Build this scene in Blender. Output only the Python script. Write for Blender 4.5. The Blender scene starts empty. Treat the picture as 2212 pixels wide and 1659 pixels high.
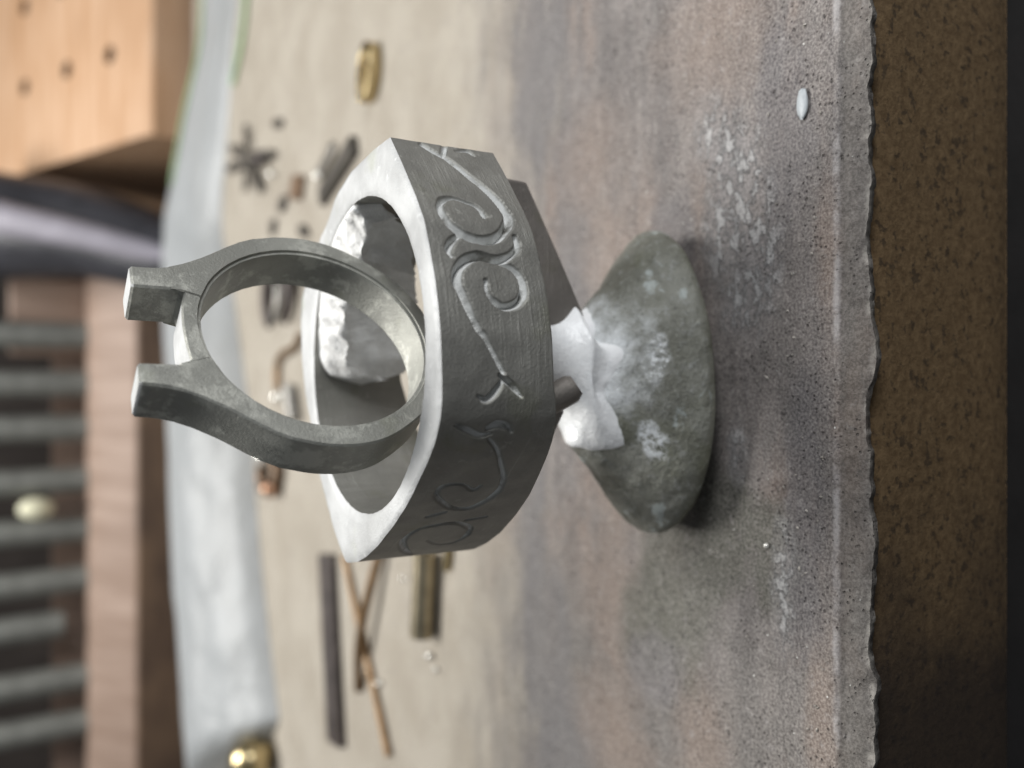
import bpy, bmesh, math, random
import numpy as np
from mathutils import Vector, Matrix, noise as mn
random.seed(7)
R = math.radians
scene = bpy.context.scene
C = scene.collection
# One unit is one centimetre of the place. Z up, the camera looks along +Y; it was held on its side.

# ------------------------------------------------------------------ camera, world, light
cam_d = bpy.data.cameras.new('camera')
cam_d.sensor_fit = 'HORIZONTAL'
cam_d.sensor_width = 36.0
cam_d.lens = 36.0 * 1843.0 / 2212.0
cam_d.clip_start = 0.05
cam_d.clip_end = 500
cam_d.dof.use_dof = True
cam_d.dof.focus_distance = 4.95
cam_d.dof.aperture_fstop = 0.27
cam = bpy.data.objects.new('camera', cam_d)
C.objects.link(cam)
fw = Vector((0, math.cos(R(30)), -math.sin(R(30))))
up = Vector((0, math.sin(R(30)), math.cos(R(30))))
# image x axis = -up (photo lies on its side), image y axis (up in the file) = world right
xa, ya, za = -up, Vector((1, 0, 0)), -fw
cam.matrix_world = Matrix(((xa.x, ya.x, za.x, 0), (xa.y, ya.y, za.y, 0), (xa.z, ya.z, za.z, 4.3), (0, 0, 0, 1)))
scene.camera = cam

w = bpy.data.worlds.new('World'); scene.world = w; w.use_nodes = True
bg = w.node_tree.nodes['Background']
bg.inputs[0].default_value = (0.90, 0.95, 1.0, 1)
bg.inputs[1].default_value = 0.17
def area(name, loc, target, sx, sy, power, col):
    d = bpy.data.lights.new(name, 'AREA'); d.shape = 'RECTANGLE'; d.size = sx; d.size_y = sy
    d.energy = power; d.color = col
    o = bpy.data.objects.new(name, d); C.objects.link(o); o.location = loc
    o.rotation_euler = (Vector(target) - Vector(loc)).to_track_quat('-Z', 'Y').to_euler()
    return o
area('bench_lamp', (2.5, 22.5, 31.5), (0, 10.0, 0), 18, 8, 17500, (1.0, 0.985, 0.95))
area('side_lamp', (13.5, -3.5, 9.5), (0, 5, .8), 6, 5, 2300, (0.97, 0.985, 1.0))
scene.view_settings.view_transform = 'Standard'
scene.view_settings.look = 'None'
scene.view_settings.exposure = 0.0
scene.view_settings.gamma = 1.0

# ------------------------------------------------------------------ helpers
def obj(name, verts, faces, mat, parent=None, smooth=True, angle=35):
    me = bpy.data.meshes.new(name)
    me.from_pydata([tuple(v) for v in verts], [], faces)
    bm = bmesh.new(); bm.from_mesh(me)
    bmesh.ops.recalc_face_normals(bm, faces=bm.faces)
    bm.to_mesh(me); bm.free()
    if smooth:
        me.polygons.foreach_set('use_smooth', [True] * len(me.polygons))
        if angle: me.set_sharp_from_angle(angle=R(angle))
    for m in (mat if isinstance(mat, (list, tuple)) else [mat]): me.materials.append(m)
    o = bpy.data.objects.new(name, me); C.objects.link(o)
    if parent: o.parent = parent; o.matrix_parent_inverse = parent.matrix_world.inverted()
    return o
def thing(name, label, cat, loc=(0, 0, 0), group=None):
    o = bpy.data.objects.new(name, None); C.objects.link(o)
    o.empty_display_size = .2
    o.location = loc
    bpy.context.view_layer.update()
    return tag(o, label, cat, group)
def tag(o, label, cat, group=None):
    o['label'] = label; o['category'] = cat
    if group: o['group'] = group
    return o
def grid(nu, nv, fn, wrapu=False, wrapv=False):
    V = [fn(i, j) for i in range(nu) for j in range(nv)]
    Fc = []
    for i in range(nu if wrapu else nu - 1):
        for j in range(nv if wrapv else nv - 1):
            a, b = i, (i + 1) % nu; c, d = j, (j + 1) % nv
            Fc.append((a * nv + c, b * nv + c, b * nv + d, a * nv + d))
    return V, Fc
def tube_vf(pts, rad, n=12, caps=True, flat=1.0):
    pts = [Vector(p) for p in pts]
    V, Fc = [], []
    up_ = Vector((0, 0, 1))
    for i, p in enumerate(pts):
        t = (pts[min(i + 1, len(pts) - 1)] - pts[max(i - 1, 0)]).normalized()
        a = t.cross(up_)
        if a.length < .05: a = t.cross(Vector((0, 1, 0)))
        a.normalize(); b = a.cross(t)
        r = rad[i] if isinstance(rad, (list, tuple)) else rad
        for k in range(n):
            f = 2 * math.pi * k / n
            V.append(p + a * math.cos(f) * r + b * math.sin(f) * r * flat)
    for i in range(len(pts) - 1):
        for k in range(n):
            Fc.append((i * n + k, i * n + (k + 1) % n, (i + 1) * n + (k + 1) % n, (i + 1) * n + k))
    if caps:
        Fc.append(tuple(range(n))); Fc.append(tuple((len(pts) - 1) * n + k for k in range(n)))
    return V, Fc
def closed_tube_vf(pts, rad, n=12, flat=1.0):
    V, Fc = tube_vf(list(pts), rad, n, False, flat)
    m = len(pts)
    # recompute tangent at the ends from the closed loop
    P = [Vector(p) for p in pts]
    for i in (0, m - 1):
        t = (P[(i + 1) % m] - P[i - 1]).normalized(); a = t.cross(Vector((0, 0, 1)))
        if a.length < .05: a = t.cross(Vector((0, 1, 0)))
        a.normalize(); b = a.cross(t)
        for k in range(n):
            f = 2 * math.pi * k / n
            V[i * n + k] = P[i] + a * math.cos(f) * rad + b * math.sin(f) * rad * flat
    for k in range(n):
        Fc.append(((m - 1) * n + k, (m - 1) * n + (k + 1) % n, (k + 1) % n, k))
    return V, Fc
def prism(poly, dirv):
    """polygon of 3D points extruded along dirv"""
    n = len(poly); d = Vector(dirv)
    V = [Vector(p) for p in poly] + [Vector(p) + d for p in poly]
    Fc = [tuple(range(n)), tuple(range(2 * n - 1, n - 1, -1))] + [(i, (i + 1) % n, n + (i + 1) % n, n + i) for i in range(n)]
    return V, Fc
def bevel(o, width, seg=2):
    m = o.modifiers.new('bevel', 'BEVEL'); m.width = width; m.segments = seg; m.limit_method = 'ANGLE'; m.angle_limit = R(40)
    return o
def box_vf(x0, x1, y0, y1, z0, z1):
    return prism([(x0, y0, z0), (x1, y0, z0), (x1, y1, z0), (x0, y1, z0)], (0, 0, z1 - z0))
def smooth_line(pts, sub=6):
    P = [Vector(p) for p in pts]
    if len(P) < 3: return P
    out = []
    for i in range(len(P) - 1):
        p0, p1, p2, p3 = P[max(i - 1, 0)], P[i], P[i + 1], P[min(i + 2, len(P) - 1)]
        for k in range(sub):
            t = k / sub
            out.append(.5 * ((2 * p1) + (p2 - p0) * t + (2 * p0 - 5 * p1 + 4 * p2 - p3) * t * t + (3 * p1 - p0 - 3 * p2 + p3) * t ** 3))
    return out + [P[-1]]
def nz(p, s=1.0): return mn.noise(Vector(p) * s)
def fbm(p, s, o=4): return mn.fractal(Vector(p) * s, 1.0, 2.0, o)

# ------------------------------------------------------------------ materials
class Mat:
    def __init__(s, name):
        s.m = bpy.data.materials.new(name); s.m.use_nodes = True
        s.t = s.m.node_tree; s.n = s.t.nodes
        s.b = s.n['Principled BSDF']; s.out = s.n['Material Output']
        s.co = s.n.new('ShaderNodeTexCoord').outputs['Object']
    def link(s, a, b): s.t.links.new(a, b)
    def put(s, sock, v):
        if hasattr(v, 'is_output') or isinstance(v, bpy.types.NodeSocket): s.link(v, sock)
        elif isinstance(v, (tuple, list)) and len(v) == 3 and sock.type == 'RGBA': sock.default_value = (*v, 1)
        else: sock.default_value = v
    def map(s, scale=(1, 1, 1), loc=(0, 0, 0), rot=(0, 0, 0)):
        m = s.n.new('ShaderNodeMapping'); s.link(s.co, m.inputs[0])
        m.inputs['Scale'].default_value = scale; m.inputs['Location'].default_value = loc; m.inputs['Rotation'].default_value = rot
        return m.outputs[0]
    def noise(s, scale, detail=4, rough=.55, vec=None, dist=0.0):
        x = s.n.new('ShaderNodeTexNoise'); s.link(vec or s.co, x.inputs['Vector'])
        x.inputs['Scale'].default_value = scale; x.inputs['Detail'].default_value = detail
        x.inputs['Roughness'].default_value = rough; x.inputs['Distortion'].default_value = dist
        return x.outputs[0]
    def voro(s, scale, vec=None, rand=1.0):
        x = s.n.new('ShaderNodeTexVoronoi'); s.link(vec or s.co, x.inputs['Vector'])
        x.inputs['Scale'].default_value = scale; x.inputs['Randomness'].default_value = rand
        return x
    def math(s, op, a, b=0.0, c=0.0, clamp=False):
        x = s.n.new('ShaderNodeMath'); x.operation = op; x.use_clamp = clamp
        for i, v in enumerate((a, b, c)): s.put(x.inputs[i], v)
        return x.outputs[0]
    def step(s, v, a, b, o0=0.0, o1=1.0):
        x = s.n.new('ShaderNodeMapRange'); x.interpolation_type = 'SMOOTHSTEP' if a < b else 'LINEAR'
        if a > b: a, b, o0, o1 = b, a, o1, o0; x.interpolation_type = 'SMOOTHSTEP'
        s.put(x.inputs[0], v)
        for i, q in enumerate((a, b, o0, o1)): x.inputs[1 + i].default_value = q
        return x.outputs[0]
    def mix(s, f, a, b, mode='MIX'):
        x = s.n.new('ShaderNodeMix'); x.data_type = 'RGBA'; x.blend_type = mode
        s.put(x.inputs[0], f); s.put(x.inputs[6], a); s.put(x.inputs[7], b)
        return x.outputs[2]
    def sep(s, v=None):
        x = s.n.new('ShaderNodeSeparateXYZ'); s.link(v or s.co, x.inputs[0]); return x.outputs
    def blob(s, x, y, rx, ry, wob, lo=.55, hi=1.15, rot=0):
        """soft stain of its own ragged outline; wob is a noise socket"""
        P = s.sep()
        dx, dy = s.math('SUBTRACT', P[0], x), s.math('SUBTRACT', P[1], y)
        if rot:
            c_, s_ = math.cos(rot), math.sin(rot)
            dx, dy = s.math('ADD', s.math('MULTIPLY', dx, c_), s.math('MULTIPLY', dy, s_)), s.math('SUBTRACT', s.math('MULTIPLY', dy, c_), s.math('MULTIPLY', dx, s_))
        dx, dy = s.math('DIVIDE', dx, rx), s.math('DIVIDE', dy, ry)
        d = s.math('SQRT', s.math('ADD', s.math('MULTIPLY', dx, dx), s.math('MULTIPLY', dy, dy)))
        d = s.math('ADD', d, s.math('MULTIPLY', s.math('SUBTRACT', wob, .5), 1.6))
        return s.step(d, hi, lo)
    def bump(s, h, strength=.5, dist=.02, prev=None):
        x = s.n.new('ShaderNodeBump'); s.put(x.inputs['Height'], h)
        x.inputs['Strength'].default_value = strength; x.inputs['Distance'].default_value = dist
        if prev: s.link(prev, x.inputs['Normal'])
        s.link(x.outputs[0], s.b.inputs['Normal'])
        return x.outputs[0]
    def done(s, color=None, rough=None, metal=None, **kw):
        if color is not None: s.put(s.b.inputs['Base Color'], color)
        if rough is not None: s.put(s.b.inputs['Roughness'], rough)
        if metal is not None: s.put(s.b.inputs['Metallic'], metal)
        for k, v in kw.items(): s.put(s.b.inputs[k.replace('_', ' ')], v)
        return s.m

def simple(name, col, rough=.6, metal=0.0, var=.25, scale=6, bumpd=.01, stretch=(1, 1, 1)):
    m = Mat(name); n = m.noise(scale, 6, .6, m.map(stretch))
    dark = tuple(c * (1 - var) for c in col); lite = tuple(min(1, c * (1 + var)) for c in col)
    c = m.mix(m.step(n, .3, .7), dark, lite)
    m.bump(m.noise(scale * 5, 5, .6, m.map(stretch)), .4, bumpd)
    return m.done(c, rough, metal)

# cast silver, blasted matt grey with file marks
def silver(name, base, metal, rough, marks=True, groove=False, mottle=True):
    m = Mat(name)
    n1 = m.noise(2.2, 6, .62); n2 = m.noise(13, 5, .65)
    c = m.mix(m.step(n1, .36, .66), tuple(b * .86 for b in base), tuple(min(1, b * 1.12) for b in base))
    c = m.mix(m.step(n2, .60, .74), c, tuple(min(1, b * 1.30) for b in base))
    if mottle and not marks: c = m.mix(m.math('MULTIPLY', m.step(m.noise(4.2, 7, .72, m.map(loc=(7, 1, 3))), .49, .60), .7), c, tuple(min(1, b * 1.65) for b in base))
    c = m.mix(m.math('MULTIPLY', m.step(m.noise(3.1, 3, .5, m.map(loc=(4, 2, 7))), .58, .72), .35), c, (base[0] * .72, base[1] * .75, base[2] * .55))
    r = m.math('ADD', rough, m.math('MULTIPLY', m.math('SUBTRACT', n2, .5), .25))
    b = m.bump(m.noise(60, 4, .7), .6, .008)
    if marks:
        st = m.noise(40, 4, .6, m.map((.05, .05, 1)))
        b = m.bump(m.math('MULTIPLY', m.step(st, .45, .72), m.step(n1, .4, .6)), .35, .006, b)
        c = m.mix(m.math('MULTIPLY', m.step(st, .62, .74), .35), c, tuple(min(1, x * 1.45) for x in base))
    if groove:
        at = m.n.new('ShaderNodeAttribute'); at.attribute_name = 'groove'
        g = m.math('MULTIPLY', m.step(at.outputs['Fac'], .12, .6), m.step(m.noise(7, 5, .6, m.map(loc=(2, 9, 4))), .30, .54))
        c = m.mix(m.math('MULTIPLY', g, .85), c, (.74, .75, .74))
        metal = m.math('MULTIPLY', m.math('SUBTRACT', 1.0, g), metal)
    return m.done(c, r, metal)
M_silver = silver('cast_silver', (.315, .31, .285), .70, .60, True, True)
M_toplit = silver('filed_toplit_silver', (.47, .475, .475), .25, .58, False, False, False)  # filed rim tone; also puts top light into colour of up-facing faces
M_head = silver('cast_silver_setting', (.335, .335, .305), .68, .60, False)
M_dark = silver('scaled_silver', (.26, .24, .22), .5, .5)

# ------------------------------------------------------------------ soldering board
m = Mat('scorched_board_face')
P = m.sep()
wob = m.noise(1.6, 6, .62); wob2 = m.noise(3.2, 6, .6, m.map((.45, 1, 1), (5, 3, 0)))
fine = m.noise(11, 6, .68); grain = m.noise(55, 5, .7)
str1 = m.noise(1.5, 5, .6, m.map((.30, 2.6, 1), (3, 7, 0)))
beige = m.mix(m.step(m.noise(.9, 6, .6), .35, .65), (.375, .325, .255), (.47, .42, .345))
beige = m.mix(m.math('MULTIPLY', m.step(m.noise(2.7, 5, .6), .55, .7), .5), beige, (.34, .30, .25))
mauve = m.mix(m.step(str1, .36, .62), (.104, .089, .089), (.184, .159, .151))
mauve = m.mix(m.math('MULTIPLY', m.step(m.noise(.8, 5, .6, m.map((.6, 1.4, 1), (9, 1, 0))), .48, .66), .75), mauve, (.215, .150, .120))
mauve = m.mix(m.math('MULTIPLY', m.step(m.noise(1.3, 6, .65, m.map((.5, 1.4, 1), (1, 12, 0))), .54, .70), .6), mauve, (.25, .235, .225))
front = m.step(m.math('ADD', P[1], m.math('MULTIPLY', m.math('SUBTRACT', wob2, .5), 2.6)), 9.0, 6.5)
mid = m.noise(6.5, 6, .66, m.map((.7, 1.2, 1), (2, 5, 1)))
mauve = m.mix(m.math('MULTIPLY', m.step(mid, .50, .34), .62), mauve, (.085, .074, .072))
mauve = m.mix(m.math('MULTIPLY', m.step(mid, .54, .70), .5), mauve, (.33, .29, .275))
side_dark = m.step(m.math('ADD', P[0], m.math('MULTIPLY', m.math('SUBTRACT', wob, .5), 2.2)), -.9, -2.6)  # scorched zone gets darker towards negative x, ragged boundary
mauve = m.mix(m.math('MULTIPLY', side_dark, .5), mauve, (.085, .078, .07))
c = m.mix(front, beige, mauve)
def stain(c, col, k, *a, **kw):
    return m.mix(m.math('MULTIPLY', m.blob(*a, **kw), k), c, col)
for (x, y, rx, ry) in ((3.0, 7.0, 1.1, .55), (-2.6, 6.8, 1.2, .45), (-3.5, 6.4, .9, .6), (1.6, 6.3, 1.3, .35), (-.9, 7.1, 1.3, .3)):
    c = stain(c, (.115, .108, .115), .72, x, y, rx, ry, wob2)
for (x, y, rx, ry) in ((.75, 3.56, .5, .1), (-.47, 3.42, .5, .1), (-1.7, 5.75, .5, .55), (-2.9, 5.75, .6, .5), (-2.75, 4.7, .7, .3), (-2.1, 3.62, .6, .12), (1.9, 6.1, .6, .5), (2.5, 4.6, .6, .5), (1.0, 5.6, .5, .5), (-.95, 5.7, .3, .5)):
    c = stain(c, (.27, .185, .14), .5, x, y, rx * 1.15, ry * 1.15, wob, .15, 1.35)
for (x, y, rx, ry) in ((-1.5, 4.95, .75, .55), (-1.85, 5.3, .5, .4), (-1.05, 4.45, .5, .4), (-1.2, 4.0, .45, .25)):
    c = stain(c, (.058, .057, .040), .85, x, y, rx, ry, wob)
for (x, y, rx, ry) in ((1.0, 5.0, .5, .3), (-.8, 3.75, 1.1, .18), (1.7, 3.9, .7, .3), (-2.2, 5.2, .3, .4)):
    c = stain(c, (.115, .105, .115), .6, x, y, rx, ry, wob2)
crust = None
for (x, y, rx, ry, rot) in ((1.62, 4.46, .50, .20, .5), (1.5, 4.3, .4, .15, .2), (.88, 4.15, .52, .18, 0), (.58, 4.3, .22, .2, 0), (-.45, 4.33, .2, .10, 0), (-1.35, 3.93, .40, .10, 0), (1.1, 4.45, .45, .18, 0), (1.35, 4.25, .4, .2, 0)):
    q = m.blob(x, y, rx, ry, wob, .3, 1.5, rot)
    crust = q if crust is None else m.math('MAXIMUM', crust, q)
cr = m.math('MULTIPLY', crust, m.step(m.noise(8, 7, .7, m.map((.8, 1.2, 1), (6, 6, 2))), .47, .56))
c = m.mix(m.math('MULTIPLY', crust, .5), c, (.36, .34, .345))
c = m.mix(m.math('MULTIPLY', cr, .65), c, (.54, .54, .545))
c = m.mix(m.math('MULTIPLY', m.math('MULTIPLY', front, m.step(fine, .56, .70)), .55), c, (.34, .315, .31))
c = m.mix(m.math('MULTIPLY', m.math('MULTIPLY', front, m.step(fine, .42, .32)), .6), c, (.075, .065, .062))
c = m.mix(m.math('MULTIPLY', m.step(grain, .36, .66), .9), m.mix(.42, c, (.02, .018, .018)), m.mix(.20, c, (.8, .76, .7)))
v = m.voro(24, m.map((1, 1, 1)))
pit = m.math('MULTIPLY', m.step(v.outputs['Distance'], .26, .12), m.math('MULTIPLY', m.step(m.noise(1.9, 4, .6, m.map(loc=(2, 2, 5))), .46, .56), front))
c = m.mix(m.math('MULTIPLY', pit, .75), c, (.045, .038, .036))
v2 = m.voro(9, m.map((1, 1, 1), (3.3, 1.7, 0)))
spk = m.math('MULTIPLY', m.step(v2.outputs['Distance'], .075, .045), m.step(m.noise(30, 1), .5, .56))
c = m.mix(m.math('MULTIPLY', spk, .9), c, (.75, .74, .70))
lip = m.step(m.math('ADD', P[1], m.math('MULTIPLY', m.math('SUBTRACT', fine, .5), .06)), 3.50, 3.47)
c = m.mix(m.math('MULTIPLY', lip, .5), c, (.088, .08, .07))
edge = m.math('MULTIPLY', m.step(m.sep()[2], -.046, -.066), m.step(fine, .40, .58))
c = m.mix(m.math('MULTIPLY', edge, .6), c, (.40, .375, .34))
crease = m.math('MULTIPLY', m.math('MULTIPLY', m.step(P[1], 3.475, 3.50), m.step(P[1], 3.545, 3.51)), m.step(fine, .34, .55))
c = m.mix(m.math('MULTIPLY', m.math('MULTIPLY', crease, m.step(wob, .38, .6)), .6), c, (.44, .42, .42))
b1 = m.bump(m.noise(9, 8, .7), .5, .03)
b1 = m.bump(grain, .5, .012, b1)
hgt = m.math('SUBTRACT', m.math('ADD', cr, m.math('MULTIPLY', spk, .6)), m.math('MULTIPLY', pit, 1.2))
m.bump(hgt, .8, .02, b1)
M_board = m.done(c, m.step(m.noise(6, 4), .3, .7, .6, .85), 0.0)

m = Mat('brown_board_core')
v = m.noise(15, 6, .74)
c = m.mix(m.step(v, .36, .64), (.110, .066, .028), (.185, .120, .058))
c = m.mix(m.math('MULTIPLY', m.step(m.noise(14, 4, .6, m.map(loc=(3, 3, 3))), .55, .65), .75), c, (.038, .024, .012))
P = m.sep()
falloff = m.step(m.math('ADD', P[0], m.math('MULTIPLY', m.math('SUBTRACT', m.noise(1.4, 5, .6), .5), 2.4)), -.6, -2.3)  # light falloff towards one end, painted dark into the core colour
c = m.mix(m.math('MULTIPLY', falloff, .86), c, (.016, .010, .008))
m.bump(v, .5, .03)
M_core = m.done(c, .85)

board = thing('soldering_board', 'scorched grey and beige soldering board with ragged front lip under everything', 'board', (0, 3.3, -1.66))
ys = [3.20, 3.215, 3.23, 3.25, 3.28, 3.31, 3.34, 3.38, 3.42, 3.45, 3.47, 3.485, 3.5, 3.515, 3.53, 3.56, 3.6, 3.7] + [3.7 + .14 * k for k in range(1, 24)] + [7.2, 8, 9, 10.5, 12, 14, 16, 18, 21, 25.5]
xs = list(np.linspace(-17, -4.2, 14)) + list(np.linspace(-4, 4, 480)) + list(np.linspace(4.2, 17, 14))
def topf(i, j):
    x, y = xs[i], ys[j]
    rag = .055 * fbm((x, 0, 0), 1.7, 2) + .020 * fbm((x, 4, 0), 6, 5) - .015 * x * 0
    z = 0.0
    if j <= 12:
        t = (3.5 - y) / .3
        y = 3.5 - t * (.19 + rag * 1.0 - .006 * x)
        z = -.022 * min(1, t * 5) * (1 + .5 * fbm((x, 0, 7), 2.2, 3)) - .035 * t ** 3 - .03 * max(0, fbm((x, y, 1), 5, 4)) * t + .010 * fbm((x, y, 2), 14, 3) * min(1, t * 4)
    else: z = .010 * fbm((x, y, 3), 3, 4) * (1 if y < 8 else .4) + (.006 * fbm((x, y, 5), 12, 3) if y < 7.2 else 0)
    return Vector((x, y, z))
V, Fc = grid(len(xs), len(ys), topf)
base = len(V)
for i in range(len(xs)):
    p = V[i * len(ys)]
    V.append(Vector((p.x, p.y + .015 + .01 * nz((p.x, 0, 0), 9), p.z - .06)))
    V.append(Vector((p.x, p.y + .09, p.z - .085)))
    if i:
        a, b = (i - 1) * len(ys), i * len(ys); k = base + 2 * i
        Fc.append((a, b, k, k - 2)); Fc.append((k - 2, k, k + 1, k - 1))
obj('scorched_top', V, Fc, M_board, board, True, 60)
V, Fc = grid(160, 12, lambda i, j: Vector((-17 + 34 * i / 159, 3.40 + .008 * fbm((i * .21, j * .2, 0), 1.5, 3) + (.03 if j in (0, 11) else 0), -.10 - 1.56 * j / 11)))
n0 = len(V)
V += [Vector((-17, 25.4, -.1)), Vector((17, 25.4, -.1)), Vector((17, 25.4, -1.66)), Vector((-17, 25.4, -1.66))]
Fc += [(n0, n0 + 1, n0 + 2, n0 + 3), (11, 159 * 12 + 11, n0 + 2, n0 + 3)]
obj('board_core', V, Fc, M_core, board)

bench = obj('bench_top', *box_vf(-70, 70, -14, 46, -2.2, -1.67), simple('dark_bench', (.007, .006, .006), .8, 0, .4, 2), None, False)
bench['kind'] = 'structure'
wall = obj('back_wall', *box_vf(-70, 70, 46, 47, -2.2, 42), simple('dim_wall', (.05, .04, .035), .8, 0, .3, .4), None, False)
wall['kind'] = 'structure'

# ------------------------------------------------------------------ the cast ring on its casting button
ring = thing('ring_casting', 'matt grey silver ring casting with scroll engraving standing on its round casting button', 'ring', (0, 4.95, 0))
HC = Vector((.178, 5.11)); HR = .985
OUT = [[1.426, 4.623], [1.233, 4.443], [1.016, 4.256], [0.879, 4.152], [0.716, 4.075], [0.55, 4.011], [0.433, 3.979], [0.265, 3.943], [0.048, 3.925], [-0.076, 3.925], [-0.18, 3.945], [-0.304, 4.011], [-0.406, 4.098], [-0.536, 4.231], [-0.673, 4.381], [-0.814, 4.576], [-0.963, 4.815], [-1.054, 4.987], [-1.127, 5.171], [-1.173, 5.393], [-1.108, 5.495], [-0.994, 5.641], [-0.867, 5.752], [-0.738, 5.867], [-0.651, 5.952], [-0.057, 6.306], [0.173, 6.391], [0.46, 6.43], [0.642, 6.406], [0.74, 6.306], [1.035, 5.942], [1.139, 5.752], [1.28, 5.572], [1.37, 5.293], [1.419, 4.869]]
def rad_at(th):
    d = Vector((math.cos(th), math.sin(th))); best = None
    for i in range(len(OUT)):
        a = Vector(OUT[i]) - HC; b = Vector(OUT[(i + 1) % len(OUT)]) - HC; e = b - a
        det = d.x * -e.y + e.x * d.y
        if abs(det) < 1e-9: continue
        t = (a.x * -e.y + e.x * a.y) / det; s_ = (d.x * a.y - d.y * a.x) / det
        if -1e-6 <= s_ <= 1 + 1e-6 and t > 0: best = t if best is None else max(best, t)
    return best
NA = 1400
ths = np.linspace(0, 2 * np.pi, NA, endpoint=False)
rr = np.array([rad_at(t) for t in ths])
k = np.ones(13) / 13
rs = np.convolve(np.r_[rr[-40:], rr, rr[:40]], k, 'same')[40:-40]
corner = np.exp(-((((ths - math.radians(338.7) + np.pi) % (2 * np.pi)) - np.pi) / .045) ** 2)
rs = rr * corner + rs * (1 - corner)
def ztop(th): return 2.455
def zbot(x): return 1.60 + .165 * min(1, max(0, (x + .95) / .95)) - .02 * max(0, x - .9)
SCROLLS = [[[337.7, 2.255], [335.26, 2.197], [333.34, 2.135], [330.35, 2.09], [326.29, 2.034], [322.3, 1.978], [318.69, 1.936], [314.38, 1.908], [310.3, 1.894], [306.99, 1.926], [303.11, 1.998], [301.48, 2.072], [301.33, 2.147], [302.06, 2.208], [303.66, 2.257], [306.08, 2.302], [309.42, 2.317], [312.47, 2.311], [314.8, 2.273], [315.59, 2.211], [314.53, 2.136], [313.56, 2.092], [311.72, 2.063], [309.45, 2.057]],
 [[335.03, 2.135], [338.2, 2.101]], [[337.09, 2.035], [337.82, 1.957], [336.21, 1.922]], [[301.81, 2.257], [299.94, 2.304], [297.36, 2.335], [295.48, 2.322]],
 [[303.19, 1.896], [299.77, 1.9], [296.98, 1.961], [295.48, 2.034], [295.62, 2.099], [296.18, 2.153], [295.12, 2.221], [292.95, 2.276], [290.51, 2.308], [287.87, 2.316], [285.44, 2.298], [281.91, 2.275], [278.33, 2.246], [275.18, 2.217], [273.47, 2.187], [269.64, 2.144], [266.57, 2.11], [264.28, 2.083]],
 [[294.67, 2.037], [293.34, 1.968], [291.09, 1.927], [287.99, 1.913], [284.99, 1.928], [282.64, 1.976], [281.72, 2.045], [282.72, 2.098], [284.81, 2.134], [286.95, 2.145], [288.77, 2.142]],
 [[263.51, 2.102], [260.87, 2.03], [258.25, 1.975]], [[262.38, 2.084], [259.03, 2.141], [257.4, 2.195], [258.33, 2.231]],
 [[251.13, 2.344], [249.73, 2.275], [248.04, 2.194], [248.39, 2.132]], [[249.99, 2.151], [251.03, 2.102], [250.5, 2.043], [248.87, 2.005]],
 [[246.78, 2.123], [243.0, 2.048], [236.93, 1.976], [231.41, 1.917], [225.7, 1.891], [221.52, 1.919], [217.86, 1.968], [215.51, 2.029], [216.83, 2.137], [221.17, 2.237], [224.98, 2.295], [228.35, 2.285], [229.43, 2.227], [228.7, 2.147], [225.89, 2.07], [227.82, 2.036]],
 [[212.19, 2.256], [214.26, 2.166]], [[207.6, 1.964], [208.78, 1.85]],
 [[199.51, 2.288], [203.71, 2.251], [205.7, 2.169], [206.21, 2.053], [203.98, 1.953], [199.58, 1.872], [193.38, 1.858], [189.22, 1.904], [189.27, 2.01], [194.02, 2.115]],
 [[199.51, 2.288], [193.58, 2.282], [183.22, 2.164], [178.31, 2.065]]]
SW = [1.15, .8, .7, .9, 1.15, 1.0, .8, .8, .8, 1.0, .8, .7, .7, .8, .9]
def onwall(a, z):
    th = math.radians(a); r = np.interp(th, ths, rs)
    return Vector((HC.x + r * math.cos(th), HC.y + r * math.sin(th), z))
NW = 84
zv = np.array([[2.455 - .012 - (2.455 - .024 - zbot(HC.x + rs[i] * math.cos(ths[i]))) * j / (NW - 1) for j in range(NW)] for i in range(NA)])
wx = np.repeat((HC.x + rs * np.cos(ths))[:, None], NW, 1); wy = np.repeat((HC.y + rs * np.sin(ths))[:, None], NW, 1)
WP = np.stack([wx, wy, zv], 2)
dep = np.zeros((NA, NW))
for s_, wd in zip(SCROLLS, SW):
    line = np.array([tuple(p) for p in smooth_line([onwall(*q) for q in s_], 5)])
    n_ = len(line)
    lo, hi = line.min(0) - .1, line.max(0) + .1
    sel = np.all((WP > lo) & (WP < hi), axis=2)
    Q = WP[sel]; best = np.full(len(Q), 9.0); bw = np.zeros(len(Q))
    for i in range(n_ - 1):
        a, b = line[i], line[i + 1]; e = b - a
        t = np.clip(((Q - a) @ e) / max(e @ e, 1e-12), 0, 1)
        d = np.linalg.norm(Q - a - t[:, None] * e, axis=1)
        f = (i + .5) / n_
        hw = .0275 * wd * (.6 + .5 * math.sin(math.pi * min(1, f * 1.15 + .05)) + .12 * nz((i * .3, wd * 9, 0)))
        g = np.clip(1 - d / max(hw, .008), 0, 1) * hw
        bw = np.maximum(bw, g)
    dep[sel] = np.maximum(dep[sel], bw * (1.9 if s_ not in SCROLLS[8:] else 1.35))
V, Fc = [], []
prof = []   # rows round the section: inner bottom -> inner top -> rim -> outer wall -> bottom
nin, nrim = 14, 7
rows = nin + nrim + NW + 5
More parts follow.
